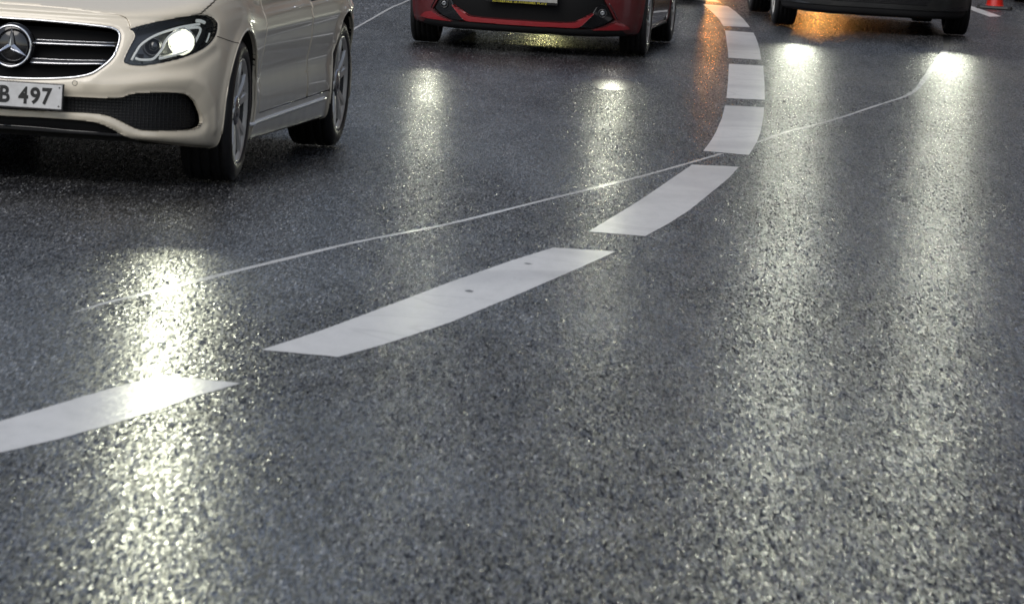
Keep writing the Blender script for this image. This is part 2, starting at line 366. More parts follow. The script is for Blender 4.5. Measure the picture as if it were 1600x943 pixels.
def body_grid(plan, front, side, blend, target, rear=None):
    """plan: (x,y) per column; front/side: list of (inset,z) rows; blend: 0 front .. 1 side per column; target: inner top point"""
    G = []
    n = len(plan); P = np.array(plan, float)
    for i in range(n):
        a = P[max(i - 1, 0)]; b = P[min(i + 1, n - 1)]
        t = b - a
        if i == 0: t = np.array([1, 0.])
        if i == n - 1: t = np.array([-1, 0.])
        t /= np.linalg.norm(t); nrm = np.array([t[1], -t[0]])
        col = []
        for (f, sdd) in zip(front, side):
            w_ = blend[i]; ins = f[0] * (1 - w_) + sdd[0] * w_; z = f[1] * (1 - w_) + sdd[1] * w_
            q = P[i] - nrm * ins; col.append((max(q[0], 0), q[1], z))
        last = np.array(col[-1]); T = np.array(target[i], float)
        m_ = last * .55 + T * .45; m_[2] = last[2] * .4 + T[2] * .6 + .012
        col.append(tuple(m_)); col.append(tuple(T)); G.append(col)
    G = np.array(G)
    G[0, :, 0] = 0; G[-1, :, 0] = 0
    return G
MAT['chip'] = simple('worn_through_paint', (.16, .16, .16), .45, noise=.4, nscale=80)
MAT['puddle'] = simple('standing_water', (.05, .05, .052), .27)
# ------------------------------------------------------------------ ground
def sheet(name, poly, z, m, **kw):
    V = [(x, y, z) for x, y in poly]; o = mesh(name, V, [tuple(range(len(V)))], m, smooth=False)
    bm = bmesh.new(); bm.from_mesh(o.data); bmesh.ops.recalc_face_normals(bm, faces=bm.faces)
    for f in bm.faces:
        if f.normal.z < 0: f.normal_flip()
    bmesh.ops.triangulate(bm, faces=bm.faces); bm.to_mesh(o.data); bm.free(); return o
tag(sheet('ground', [(-900, -200), (900, -200), (900, 1500), (-900, 1500)], -.012, simple('far_ground', (.05, .05, .05), .6)), kind='structure')
joint = [(-40, 14.0), (-14, 22.0), (-5.5, 27.0), (-2.6, 30.0), (-1.80, 33.0), (-1.585, 35.58), (-1.467, 38.861), (-1.349, 42.294), (-1.275, 44.386), (-1.187, 46.849), (-1.074, 48.988), (-.916, 52.623), (-.628, 59.21), (-.2, 70), (1.5, 100), (5, 160)]
tag(sheet('road', [(60, 2), (60, 200), (8, 200)] + joint[::-1] + [(-60, 14), (-60, 2)], 0, MAT['road']), kind='structure')
tag(sheet('next_lane', joint + [(8, 200), (-60, 200), (-60, 14)], 0, MAT['road2']), kind='structure')
def ribbon(pts, w0, z, name, m, n=6, wob=.2):
    P = catmull(np.array(pts, float), [n] * (len(pts) - 1)); V = []; F = []
    for i, p in enumerate(P):
        a = P[max(i - 1, 0)]; b = P[min(i + 1, len(P) - 1)]; t = (b - a) / np.linalg.norm(b - a); nn = np.array([t[1], -t[0]])
        ww = (w0 if not hasattr(w0, '__len__') else np.interp(i / (len(P) - 1), np.linspace(0, 1, len(w0)), w0)) * (1 + wob * rng.standard_normal() * .5)
        V += [(*(p - nn * ww / 2), z), (*(p + nn * ww / 2), z)]
    for i in range(len(P) - 1): F.append((2 * i, 2 * i + 1, 2 * i + 3, 2 * i + 2))
    return mesh(name, V, F, m, smooth=False)
tag(ribbon(joint, .022, .0008, 'road_joint', MAT['seal']), kind='structure')
# ------------------------------------------------------------------ invented street fronts, out of view, added for the wet road and paint to reflect
MAT['stone'] = simple('grey_stone_front', (.22, .21, .20), .8, noise=.4, nscale=1.5)
MAT['brick'] = simple('brown_brick_front', (.20, .12, .08), .8, noise=.4, nscale=1.5)
def unseen_building(c, rz, wd, dp, floors, bays, m, label):
    root = thing('unseen_building', label, 'unseen_building', (c[0], c[1], 0), rz, 'unseen buildings added around the street for reflections'); h = floors * 3.4 + 1.5
    MB().box((0, 0, h / 2), (wd, dp, h)).build('wall', m, root)
    MB().box((0, 0, h + .25), (wd + .8, dp + .8, .5)).build('cornice', MAT['stone'], root)
    MB().box((0, -dp / 2 - .15, 4.3), (wd, .3, .35)).build('string_course', MAT['stone'], root)
    w0 = None
    for i in range(bays):
        for j in range(floors):
            loc = (-wd / 2 + (i + .5) * wd / bays, -dp / 2 - .04, 2.2 + j * 3.4)
            if w0 is None:
                w0 = MB().box((0, 0, 0), (1.5, .06, 2.0)).build('window', MAT['glass'], root)
                fr = MB().box((0, -.03, 1.05), (1.7, .12, .1)).box((0, -.03, -1.05), (1.8, .2, .1)).box((-.8, -.03, 0), (.1, .12, 2.0)).box((.8, -.03, 0), (.1, .12, 2.0)).box((0, -.03, 0), (.07, .1, 2.0)).build('window_frame', MAT['white'], w0)
                w0.location = loc
            else:
                a = w0.copy(); COL.objects.link(a); a.parent = root; a.location = loc
                b = fr.copy(); COL.objects.link(b); b.parent = a
unseen_building((-14, 118), 0, 26, 12, 5, 8, MAT['stone'], 'invented, unseen grey stone office block closing the street at the far left')
unseen_building((12, 122), 0, 24, 12, 6, 7, MAT['brick'], 'invented, unseen brown brick block closing the street at the centre')
unseen_building((38, 116), 0, 26, 12, 4, 8, MAT['stone'], 'invented, unseen low grey block closing the street at the far right')
unseen_building((22, 62), R(-90), 34, 12, 5, 9, MAT['brick'], 'invented, unseen brown brick row along the right side of the street')
unseen_building((24, 24), R(-90), 30, 12, 5, 8, MAT['stone'], 'invented, unseen grey stone row along the right side of the street')
unseen_building((-22, 70), R(90), 40, 12, 5, 9, MAT['stone'], 'invented, unseen grey stone row along the left side of the street')
DASH = {
    'white lane dash at the lower left, blazing where the taxi headlight glints on it': [(-1.622, 14.734), (-1.508, 15.139), (-1.434, 15.477), (-1.349, 15.836), (-1.259, 16.234), (-1.164, 16.604), (-1.072, 16.937), (-0.823, 16.833), (-0.935, 16.411), (-1.03, 15.956), (-1.122, 15.569), (-1.24, 15.138), (-1.363, 14.754), (-1.45, 14.431), (-1.542, 14.045)],
    'long white lane dash left of centre with a dark chip in it': [(-0.811, 17.879), (-0.649, 18.62), (-0.459, 19.619), (-0.247, 20.759), (-0.01, 21.945), (0.159, 22.7), (0.418, 22.693), (0.247, 21.701), (-0.001, 20.328), (-0.22, 19.163), (-0.421, 18.293), (-0.555, 17.8)],
    'slanted white lane dash just below the point where the pale seam crosses the line': [(0.313, 23.664), (0.413, 24.47), (0.53, 25.381), (0.639, 26.305), (0.74, 27.191), (0.897, 28.555), (1.144, 28.599), (1.061, 27.699), (0.967, 26.841), (0.878, 26.034), (0.787, 25.227), (0.676, 24.386), (0.559, 23.604)],
    'white lane dash that the pale seam runs into, at the bend': [(0.991, 29.768), (1.058, 30.673), (1.118, 31.594), (1.197, 33.006), (1.269, 34.514), (1.517, 34.561), (1.474, 33.603), (1.43, 32.691), (1.377, 31.695), (1.322, 30.809), (1.235, 29.641)],
    'squarish white lane dash directly above the bent one touching the seam': [(1.307, 35.403), (1.393, 37.656), (1.488, 40.248), (1.739, 40.235), (1.646, 37.691), (1.558, 35.472)],
    'small white lane dash level with the red hatchback tyres': [(1.517, 41.226), (1.563, 42.731), (1.606, 44.317), (1.663, 46.321), (1.897, 46.202), (1.881, 45.245), (1.851, 44.015), (1.818, 42.843), (1.763, 41.189)],
    'slanted white lane dash near the top edge, orange lit': [(1.678, 47.262), (1.69, 48.731), (1.675, 50.588), (1.646, 52.321), (1.884, 52.113), (1.91, 50.873), (1.922, 49.12), (1.913, 47.333)],
    'sliver of white lane dash at the very top edge': [(1.606, 53.193), (1.565, 54.701), (1.49, 56.625), (1.723, 56.642), (1.8, 55.277), (1.835, 53.057)],
    'thin white lane line between the black hatchback and the traffic cone': [(4.465, 58.785), (4.532, 56.474), (4.633, 53.817), (4.489, 53.521), (4.434, 55.217), (4.363, 57.404)],
}
def ragged(pts, step=.03, amp=.0025):
    P = [np.array(p) for p in pts]; out = []
    for a, b in zip(P, P[1:] + P[:1]):
        n = max(1, int(np.linalg.norm(b - a) / step))
        out += [tuple(a + (b - a) * k / n + rng.normal(0, amp, 2) * (.3, 1.5)) for k in range(n)]
    return out
for lab, pts in DASH.items():
    o = sheet('lane_dash', ragged(pts), .0012, MAT['mark']); tag(o, lab, 'road marking', 'white lane dashes of the curved line')
    if 'dark chip' in lab:
        for ch in ([(-0.185, 20.499), (-0.164, 20.567), (-0.141, 20.475), (-0.15, 20.362), (-0.174, 20.373)], [(0.032, 21.822), (0.047, 21.908), (0.083, 21.827), (0.053, 21.761)]): sheet('paint_chip', ragged([(sum(q[0] for q in ch) / len(ch) + (x - sum(q[0] for q in ch) / len(ch)) * .8, sum(q[1] for q in ch) / len(ch) + (y - sum(q[1] for q in ch) / len(ch)) * .45) for x, y in ch], .012, .002), .0018, MAT['chip']).parent = o
SEAM = [(-1.511, 18.704), (-1.418, 19.197), (-1.277, 19.771), (-1.129, 20.407), (-0.909, 21.337), (-0.645, 22.42), (-0.297, 23.626), (0.12, 25.373), (0.603, 27.397), (0.976, 29.113), (1.085, 29.638), (1.322, 30.809), (1.551, 32.05), (1.893, 33.558), (2.294, 35.61), (2.615, 37.285), (2.824, 39.049), (3.058, 41.384), (3.287, 43.532), (3.417, 44.813)]
CRACK = [(3.417, 44.813), (3.627, 47.514), (3.645, 48.452), (3.572, 49.855), (3.306, 51.21)]
i0 = 10
tag(ribbon(SEAM[:i0 + 1], [.004, .03, .036, .034, .030, .026, .026, .026], .0008, 'sealed_seam', MAT['seal']), kind='structure')
tag(ribbon(SEAM[i0 + 1:], [.024, .028, .026, .024, .04, .055, .06], .0008, 'sealed_seam', MAT['seal']), kind='structure')
tag(ribbon(CRACK, [.035, .07, .06, .03, .012], .0008, 'road_crack', MAT['crack']), kind='structure')

PUD = [(.573 + .14 * math.cos(a) * (1 + .15 * math.sin(3 * a + 1)), 36.4 + 1.0 * math.sin(a) * (1 + .2 * math.cos(2 * a))) for a in np.linspace(0, 2 * math.pi, 40)[:-1]]
tag(sheet('water_puddle', PUD, .0007, MAT['puddle']), kind='structure')
# ------------------------------------------------------------------ the ivory taxi
def taxi_surface():
    plan = [(0, -.86), (.25, -.853), (.47, -.825), (.66, -.745), (.80, -.61), (.885, -.44), (.918, -.22), (.926, .05), (.918, .40), (.916, 1.2), (.922, 2.1), (.926, 2.9), (.90, 3.35), (.80, 3.85), (.5, 4.02), (0, 4.07)]
    front = [(.07, .205), (.015, .235), (0, .34), (.0, .46), (.018, .58), (.045, .67), (.085, .745), (.16, .80)]
    side = [(.05, .165), (.022, .19), (.010, .30), (.004, .45), (0, .58), (.004, .68), (.018, .78), (.07, .88)]
    blend = [0, 0, 0, .12, .35, .65, .9, 1, 1, 1, 1, 1, .9, .6, .3, .3]
    tgt = [(0, .5, 1.0), (.2, .5, 1.0), (.38, .5, 1.0), (.5, .52, .995), (.58, .54, .99), (.64, .56, .985), (.68, .58, .98), (.70, .62, .97), (.72, .8, .97), (.76, 1.3, .96), (.77, 2.1, .96), (.74, 2.8, .98), (.66, 3.1, 1.0), (.55, 3.3, 1.02), (.3, 3.35, 1.02), (0, 3.35, 1.02)]
    G = body_grid(plan, front, side, blend, tgt)
    for i in range(4):
        G[i, 0, 2] += .03 * (1 - i / 4)
    return Surf(G, [24, 24, 26, 26, 24, 24, 24, 24, 24, 16, 16, 20, 10, 8, 6], [8, 14, 14, 14, 12, 12, 10, 8, 6])
TX, TY, TA = -2.2172, 25.464, 0.12243
# ------------------------------------------------------------------ the two cars behind
def hatch_surface(wd, ln, wb, zr=0):
    k = wd / .89
    plan = [(0, -.80), (.24 * k, -.79), (.46 * k, -.75), (.64 * k, -.66), (.77 * k, -.53), (.85 * k, -.38), (.885 * k, -.2), (.89 * k, .05), (.885 * k, .4), (.882 * k, 1.2), (.885 * k, wb - .5), (.89 * k, wb), (.86 * k, wb + .35), (.76 * k, wb + .6), (.45 * k, wb + .68), (0, wb + .70)]
    front = [(.09, .145), (.03, .175), (.005, .29), (0, .42), (.02, .55), (.05, .68), (.09, .80), (.17, .90)]
    side = [(.06, .17), (.03, .20), (.012, .30), (.005, .45), (0, .60), (.005, .75), (.02, .86), (.07, .95)]
    blend = [0, 0, 0, .12, .35, .65, .9, 1, 1, 1, 1, 1, .9, .6, .3, .3]
    tgt = [(0, .35, 1.05), (.18, .35, 1.05), (.34, .35, 1.05), (.46, .36, 1.04), (.54, .38, 1.03), (.6, .4, 1.02), (.64, .42, 1.01), (.68, .5, 1.0), (.70, .7, 1.0), (.73, 1.2, 1.0), (.73, wb - .4, 1.02), (.70, wb, 1.04), (.62, wb + .2, 1.05), (.5, wb + .35, 1.05), (.3, wb + .4, 1.05), (0, wb + .42, 1.05)]
    G = body_grid(plan, front, side, blend, tgt)
    G[:, :, 2] += zr
    return Surf(G, [26, 26, 28, 28, 24, 20, 18, 16, 14, 8, 8, 14, 8, 6, 5], [12, 26, 22, 14, 8, 6, 6, 5, 4])
def dist_line(s, pts):
    d = np.full(s.U.shape, 1e9)
    for (x0, y0), (x1, y1) in zip(pts[:-1], pts[1:]):
        ex, ey = x1 - x0, y1 - y0; t = np.clip(((s.U - x0) * ex + (s.V - y0) * ey) / (ex * ex + ey * ey), 0, 1)
        d = np.minimum(d, np.hypot(s.U - x0 - t * ex, s.V - y0 - t * ey))
    return d
def arch_field(s, y0, r, zc=.335):
    y, z = s.P[..., 1] - y0, s.P[..., 2]
    F = np.where(z > zc, np.hypot(y, z - zc), np.abs(y)) - r
    return np.where(s.P[..., 0] > .6, F, 1.0)
def glyphs(name, text, mat_, parent, x0, z0, y, h, total_w=None, cw=None, gap=.25, bold=.02, thick=.0012, label=None):
    """lettering as flat raised mesh in the x-z plane facing -y; every character is squeezed into a cell"""
    V = []; F = []; x = x0
    for ch in text:
        if ch == ' ': x += cw * .75; continue
        cu = bpy.data.curves.new('t', 'FONT'); cu.body = ch; cu.size = 1; cu.offset = bold; cu.resolution_u = 6
        ob = bpy.data.objects.new('t', cu); COL.objects.link(ob); bpy.context.view_layer.update()
        me = bpy.data.meshes.new_from_object(ob); P = [v.co.copy() for v in me.vertices]; fs = [tuple(p.vertices) for p in me.polygons]
        bpy.data.objects.remove(ob); bpy.data.curves.remove(cu)
        xs = [p.x for p in P]; ys = [p.y for p in P]; wx = max(xs) - min(xs); hy = max(ys) - min(ys)
        wch = cw * (.45 if ch in 'I1.' else 1.0); n = len(V)
        for p in P: V.append((x + (p.x - min(xs)) / wx * wch, y, z0 + (p.y - min(ys)) / hy * h))
        m = len(P)
        F += [tuple(i + n for i in f) for f in fs]
        x += wch * (1 + gap)
        bpy.data.meshes.remove(me)
    o = mesh(name, V, F, mat_, parent, smooth=False)
    sm = o.modifiers.new('thickness', 'SOLIDIFY'); sm.thickness = thick; sm.offset = 0
    if label: o['label'] = label
    return o
def lamp_light(parent, c, r, radiance, col=(1, .98, .88), yaw=0.0, pitch=R(-5), spread=R(34)):
    """the light a lamp throws forward (towards local -y)"""
    d = bpy.data.lights.new('lamp_light', 'AREA'); d.shape = 'DISK'; d.size = 2 * r; d.energy = radiance * math.pi * math.pi * r * r; d.color = col; d.spread = spread
    o = bpy.data.objects.new('lamp_light', d); link(o, parent); o.location = c; o.rotation_euler = (-(R(90) - pitch), 0, yaw); return o
def wheel(parent, c, side, r, rr, wdt, steer=0, style='twin', name='wheel'):
    """side +1: face towards +x"""
    e = bpy.data.objects.new(name, None); link(e, parent); e.location = c; e.rotation_euler = (0, 0, (0 if side > 0 else math.pi) + steer)
    h = wdt / 2
    prof = [(-h * .78, rr), (-h * .98, rr + .02), (-h, (r + rr) / 2), (-h * .95, r - .028), (-h * .84, r - .010)]
    for g in (-.55, -.18, .18, .55):
        prof += [(h * g - .010, r - .003 + (-.001)), (h * g - .0055, r - .002), (h * g - .005, r - .010), (h * g + .005, r - .010), (h * g + .0055, r - .002)]
    prof += [(h * .84, r - .010), (h * .95, r - .028), (h, (r + rr) / 2), (h * .98, rr + .022), (h * .93, rr + .006), (h * .78, rr)]
    t = MB().lathe(prof, 96); V = t.V
    t.V = [(x, y, max(z, -r + .006)) for (x, y, z) in V]
    t.build('tyre', MAT['tyre'], e, smooth=True)
    m = MB().lathe([(h * .86, rr + .010), (h * .93, rr + .008), (h * .94, rr - .004), (h * .86, rr - .012), (h * .80, rr - .020)], 80)
    rm = m.build('rim', MAT['rim'], e, smooth=True)
    MB().lathe([(h * .80, rr - .020), (h * .5, rr - .03), (h * .3, rr - .032), (-h * .7, rr - .04), (-h * .8, rr), (-h * .6, rr + .002)], 64).build('rim_barrel', MAT['rimdark'], rm, smooth=True)
    MB().lathe([(-h * .35, .02), (-h * .35, rr - .035)], 48).build('brake_shield', MAT['under'], rm, smooth=True)
    MB().lathe([(-h * .1, 0), (-h * .1, rr * .62), (-h * .25, rr * .64), (-h * .3, 0)], 48).build('brake_disc', MAT['rimdark'], e, smooth=True)
    sp = MB(); nsp = 5
    xo = h * .93
    def spoke(a0, a1, w0, w1, r0, r1):
        # bar from hub (angle a0,r0) to rim (a1,r1), wedge section
        V = []
        for k, tt in enumerate((0, .35, .7, 1)):
            a = a0 + (a1 - a0) * tt; rad = r0 + (r1 - r0) * tt; ww = w0 + (w1 - w0) * tt
            xf = xo - .022 * (1 - tt) ** 2 - .004 * tt
            er = Vector((0, math.cos(a), math.sin(a))); et = Vector((0, -math.sin(a), math.cos(a)))
            for (dx, dt) in ((0, -.32), (0, .32), (-.012, .5), (-.045, .42), (-.045, -.42), (-.012, -.5)):
                V.append(er * rad + et * dt * ww + Vector((xf + dx, 0, 0)))
        F = []
        for k in range(3):
            for q in range(6): F.append((k * 6 + q, k * 6 + (q + 1) % 6, (k + 1) * 6 + (q + 1) % 6, (k + 1) * 6 + q))
        F += [tuple(range(6))[::-1], tuple(18 + q for q in range(6))]
        sp.add(V, F)
    for k in range(nsp):
        a = 2 * math.pi * k / nsp + .5
        if style == 'twin':
            spoke(a - .12, a - .24, .055, .040, .05, rr - .006); spoke(a + .12, a + .24, .055, .040, .05, rr - .006)
        else:
            spoke(a - .05, a - .30, .034, .024, .05, rr - .006); spoke(a + .05, a + .30, .034, .024, .05, rr - .006)
    sp.build('spokes', MAT['rim'], e, smooth=False)
    MB().lathe([(xo - .03, .07), (xo - .014, .068), (xo - .008, .055), (xo - .012, .034), (xo - .006, .030), (xo - .003, .0)], 40).build('hub_cap', MAT['satin'], e, smooth=True)
    return e
def cabin(root, yb0, yb1, wb_, zb, zr, yr0, yr1, wr_, paint):
    """glasshouse: tinted glass band with pillars and a painted roof"""
    def ring(y0, y1, w_, z, n=4.0, k=48):
        P = []
        for i in range(k):
            a = 2 * math.pi * i / k; ca, sa = math.cos(a), math.sin(a)
            P.append((w_ * math.copysign(abs(ca) ** (2 / n), ca), (y0 + y1) / 2 + (y1 - y0) / 2 * math.copysign(abs(sa) ** (2 / n), sa), z))
        return P
    A = ring(yb0, yb1, wb_, zb); B = ring(yr0, yr1, wr_, zr - .05); k = 48
    m = MB(); m.add(A + B, [(i, (i + 1) % k, k + (i + 1) % k, k + i) for i in range(k)]); m.build('window_glass', MAT['glass'], root, smooth=True)
    C = ring(yr0 - .0, yr1 + .0, wr_ + .006, zr - .055); D = ring(yr0 + .12, yr1 - .1, wr_ - .12, zr - .008); E_ = ring(yr0 + .6, yr1 - .5, wr_ - .4, zr)
    m = MB(); V = C + D + E_; F = []
    for q in range(2): F += [(q * k + i, q * k + (i + 1) % k, (q + 1) * k + (i + 1) % k, (q + 1) * k + i) for i in range(k)]
    F.append(tuple(2 * k + i for i in range(k))); m.add(V, F); m.build('roof', paint, root, smooth=True)
    for i in (4, 8, 16, 20, 28, 32, 40, 44, 0, 24):
        m = MB(); a = Vector(A[i]); b = Vector(B[i]); m.tube([a, (a + b) / 2, b], .03, 8, flat=.5); m.build('pillar', paint, root, smooth=True)
def patch(s, F, name, m, root, off=0.0, rim=0.0, inward=None, rimonly=False, mirror=True, label=None, split=False):
    if split:
        V, Fc = s.clip(F, off, rim, False, inward, rimonly)
        o = mesh(name, V, Fc, m, root, smooth=True, label=label)
        return mesh(name, V * np.array([-1, 1, 1]), [f[::-1] for f in Fc], m, root, smooth=True, label=label)
    V, Fc = s.clip(F, off, rim, mirror, inward, rimonly)
    if not len(Fc): return None
    o = mesh(name, V, Fc, m, root, smooth=True, label=label)
    return o
def strip(s, pts, name, m, root, r, off, flat=1.0, mirror=True, n=6, parent=None, sides=8):
    L = s.line(pts, off, n); mb = MB().tube(L, r, sides, flat=flat)
    if mirror: mb.tube(mirror_pts(L), r, sides, flat=flat)
    return mb.build(name, m, parent or root, smooth=True)

def build_taxi():
    s = taxi_surface()
    root = thing('taxi', 'ivory saloon taxi with a star badge in its grille and one headlight shining', 'taxi', (TX, TY, 0), -TA)
    grille = smooth_poly([(-.0, .692), (.11, .6921), (.2908, .6845), (.4287, .6740), (.4787, .6592), (.4985, .6279), (.4985, .5824), (.4789, .5076), (.4341, .4472), (.3811, .4078), (.3161, .3875), (.2099, .3737), (.1, .366), (-.0, .364)], 4)
    grille_full = [(u, v) for u, v in grille]
    gp = [(-.4, .692)] + [p for p in [(.0, .692), (.11, .6925), (.2908, .6850), (.4287, .6740), (.468, .665), (.488, .649), (.4985, .6279), (.4990, .60), (.4935, .5624), (.4789, .5076), (.460, .474), (.4341, .4472), (.3811, .4078), (.3161, .3875), (.2099, .3737), (.1, .366), (.0, .363)]] + [(-.4, .363)]
    light = smooth_poly([(.5495, .6658), (.6172, .6955), (.7013, .7225), (.8371, .7480), (.9756, .7544), (1.0305, .7438), (1.066, .7235), (1.0827, .6956), (1.072, .6584), (1.0413, .6148), (.9735, .5636), (.914, .5337), (.864, .5135), (.7923, .4901), (.7205, .4723), (.6591, .4595), (.6132, .4521), (.5686, .4512), (.5363, .4556), (.5199, .4646), (.5238, .4862), (.5498, .5575), (.5719, .6156), (.5640, .6500)], 5)
    intake = [(-.4, .289), (-.0342, .292), (.2578, .2962), (.423, .2985), (.4936, .3027), (.522, .308), (.5499, .3205), (.59, .3293), (.6492, .3346), (.7316, .3388), (.79, .3389), (.835, .3352), (.874, .3231), (.905, .306), (.9264, .2853), (.9598, .2479), (.9700, .2171), (.9560, .199), (.9195, .1865), (.854, .1757), (.7737, .1681), (.6749, .16), (.6223, .1591), (.5888, .1667), (.56, .1795), (.5136, .2001), (.4752, .2145), (.4399, .2224), (.3621, .2258), (.2613, .2242), (-.0313, .2197), (-.4, .2179)]
    slot = [(-.4, .1863), (-.03, .1884), (.146, .1927), (.2974, .1918), (.3927, .187), (.4425, .1748), (.4909, .1500), (.515, .132), (.50, .124), (.44, .121), (.30, .121), (-.4, .124)]
    hood = [(-.4, .826), (-.0878, .8263), (.0958, .8259), (.2843, .8161), (.4502, .7967), (.49, .789), (.5165, .7774), (.5300, .757), (.5353, .7393), (.5481, .6839), (.5495, .6658), (.6172, .6965), (.7013, .7235), (.8371, .7490), (.9692, .7569), (1.0485, .7866), (1.18, .8227), (1.5, .875), (1.9, .92), (1.9, 1.3), (-.4, 1.3)]
    # modelling of the skin: soft roll into the openings, brow over the intake, shoulder below the lamp
    di = s.dist(intake); dg = s.dist(gp); dl = s.dist(light); ds = s.dist(slot)
    D = -.012 * np.exp(-(np.clip(di, 0, 9) / .022) ** 2) - .006 * np.exp(-(np.clip(dg, 0, 9) / .012) ** 2) - .004 * np.exp(-(np.clip(dl, 0, 9) / .010) ** 2) - .010 * np.exp(-(np.clip(ds, 0, 9) / .015) ** 2)
    D += .009 * np.exp(-(dist_line(s, [(.35, .36), (.5414, .3759), (.7232, .3981), (.8648, .40), (.95, .37), (1.03, .30), (1.06, .2)]) / .026) ** 2)
    D += -.006 * np.exp(-(dist_line(s, [(.42, .37), (.60, .415), (.7632, .436), (.9, .46), (1.04, .53)]) / .03) ** 2)
    # door sides: shoulder line and hollow above the sill
    side = np.clip((s.U - 1.7) / .4, 0, 1)
    D += side * (.007 * np.exp(-((s.V - .62 - .01 * (s.U - 3)) / .03) ** 2) - .016 * np.exp(-((s.V - .40) / .075) ** 2))
    D += side * (-.014 * np.exp(-((s.V - .75 - .012 * (s.U - 3)) / .05) ** 2))
    # wheel-arch flare
    for y0 in (0, 2.939):
        a = np.hypot(s.P[..., 1] - y0, s.P[..., 2] - .335) - .375
        D += .012 * np.exp(-(a / .028) ** 2) * (s.P[..., 0] > .6)
    s.displace(D)
    di = s.dist(intake); dg = s.dist(gp); dl = s.dist(light); ds = s.dist(slot); dh = s.dist(hood)
    fa = arch_field(s, 0, .375); fr = arch_field(s, 2.939, .375)
    arches = np.minimum(fa, fr)
    g = .0022
    fd = s.dist([(2.05, .235), (3.40, .245), (3.385, .35), (3.395, .54), (3.455, .73), (3.50, 1.0), (2.3, 1.0), (2.12, .7), (2.06, .5)])
    rd = s.dist([(3.40, .245), (4.6, .26), (4.6, 1.0), (3.50, 1.0), (3.455, .73), (3.395, .54), (3.385, .35)])
    lipp = [(-.4, .1235), (.30, .1205), (.50, .1235), (.516, .131), (.56, .10), (.60, .05), (.62, -.1), (-.4, -.1)]; dlp = s.dist(lipp)
    body = np.minimum.reduce([di, dg, dl, ds, dlp, arches, dh - g, fd - g, rd - g])
    patch(s, body, 'body', MAT['taxi'], root, rim=.02)
    patch(s, np.minimum(-dh - g, dl), 'bonnet', MAT['taxi'], root, rim=.018)
    o = patch(s, np.minimum(-fd - g, arches), 'front_door', MAT['taxi'], root, rim=.018, split=True)
    patch(s, np.minimum(-rd - g, arches), 'rear_door', MAT['taxi'], root, rim=.018, split=True)
    patch(s, np.minimum.reduce([arches, dg, dl, di, ds]) - .012, 'inner_panel', MAT['under'], root, off=-.02)
    patch(s, arches, 'wheel_arch_liner', MAT['under'], root, off=-.004, rim=.34, inward=(-1, 0, 0), rimonly=True, split=False)
    # arch flange
    for y0 in (0, 2.939):
        pts = []
        for k in range(-3, 25):
            a = math.pi * k / 21
            y = y0 - .375 * math.cos(a); z = .335 + .375 * math.sin(a)
            if k < 0: y, z = y0 - .375, .335 + .03 * k
            if k > 21: y, z = y0 + .375, .335 - .03 * (k - 21)
            x = interp_x(s, y, z); pts.append((x - .003, y, z))
        for q in (pts, mirror_pts(pts)): MB().tube(q, .0065, 8).build('arch_lip', MAT['taxi'], root, smooth=True)
    # grille
    back = patch(s, -dg, 'grille', MAT['void'], root, off=-.085)
    patch(s, dg, 'grille_wall', MAT['plastic'], back, off=-.003, rim=.10, inward=(0, 1, 0), rimonly=True)
    fl = [p for p in gp if p[0] >= 0]
    L = s.line(fl[:8] , .002, 4) + s.line(fl[7:], .002, 4)[1:]
    full = L + mirror_pts(L[::-1])[1:-1]
    MB().tube(full, .0072, 10, closed=True, flat=.8).build('grille_frame', MAT['chrome'], back, smooth=True)
    for (top, bot, x1) in (([(.0905, .560), (.2692, .5642), (.4872, .5708)], [(.093, .5268), (.2712, .5328), (.4759, .5402)], 0), ([(.0899, .4553), (.2477, .458), (.4490, .4669)], [(.0912, .4257), (.2489, .4312), (.4216, .4427)], 0)):
        for sgn in (1, -1):
            mb = MB(); n = 14; T_ = s.line(top, 0, n // 2); B_ = s.line(bot, 0, n // 2); V = []; F = []
            for a, b in zip(T_, B_):
                a = Vector(a); b = Vector(b); d = Vector((0, 1, 0)); m_ = (a + b) / 2
                prof = [a + d * .070, a + d * .040, a * .75 + b * .25 + d * .020, m_ * 1.0 + d * .011, a * .3 + b * .7 + d * .012, b + d * .02, b + d * .06]
                V += [(p.x * sgn, p.y, p.z) for p in prof]
            k = 7
            for i in range(len(T_) - 1):
                for q in range(k - 1): F.append((i * k + q, i * k + q + 1, (i + 1) * k + q + 1, (i + 1) * k + q))
            F += [tuple(range(k)), tuple((len(T_) - 1) * k + q for q in range(k))]
            mb.add(V, F); sl = mb.build('grille_slat', MAT['slat'], back, smooth=True)
            P = [((Vector(a) * .35 + Vector(b) * .65) + Vector((0, .0095, 0))) for a, b in zip(T_, B_)]
            P2 = [((Vector(a) * .98 + Vector(b) * .02) + Vector((0, .028, 0))) for a, b in zip(T_, B_)]
            MB().tube([(p.x * sgn, p.y, p.z) for p in P], .0042, 8, flat=.9).tube([(p.x * sgn, p.y, p.z) for p in P2], .0016, 6).build('slat_trim', MAT['chrome'], sl, smooth=True)
    # badge
    zc = .606; y = -.845
    bd = MB().lathe([(y + .03, .0), (y + .022, .092), (y + .05, .105)], 64, (0, 0, zc), 'y').build('badge', MAT['gloss'], back, smooth=True)
    MB().lathe([(y + .004 + .0062 * math.cos(q), .0915 + .0056 * math.sin(q)) for q in np.linspace(0, 2 * math.pi, 13)[:-1]], 96, (0, 0, zc), 'y', closed=True).build('badge_ring', MAT['chrome'], bd, smooth=True)
    st = MB(); V = [(0, y - .004, zc), (0, y + .018, zc)]; F = []
    for k in range(3):
        a = math.pi / 2 + k * 2 * math.pi / 3; b = a + math.pi / 3
        V += [(.088 * math.cos(a), y + .006, zc + .088 * math.sin(a)), (.0165 * math.cos(b), y + .008, zc + .0165 * math.sin(b))]
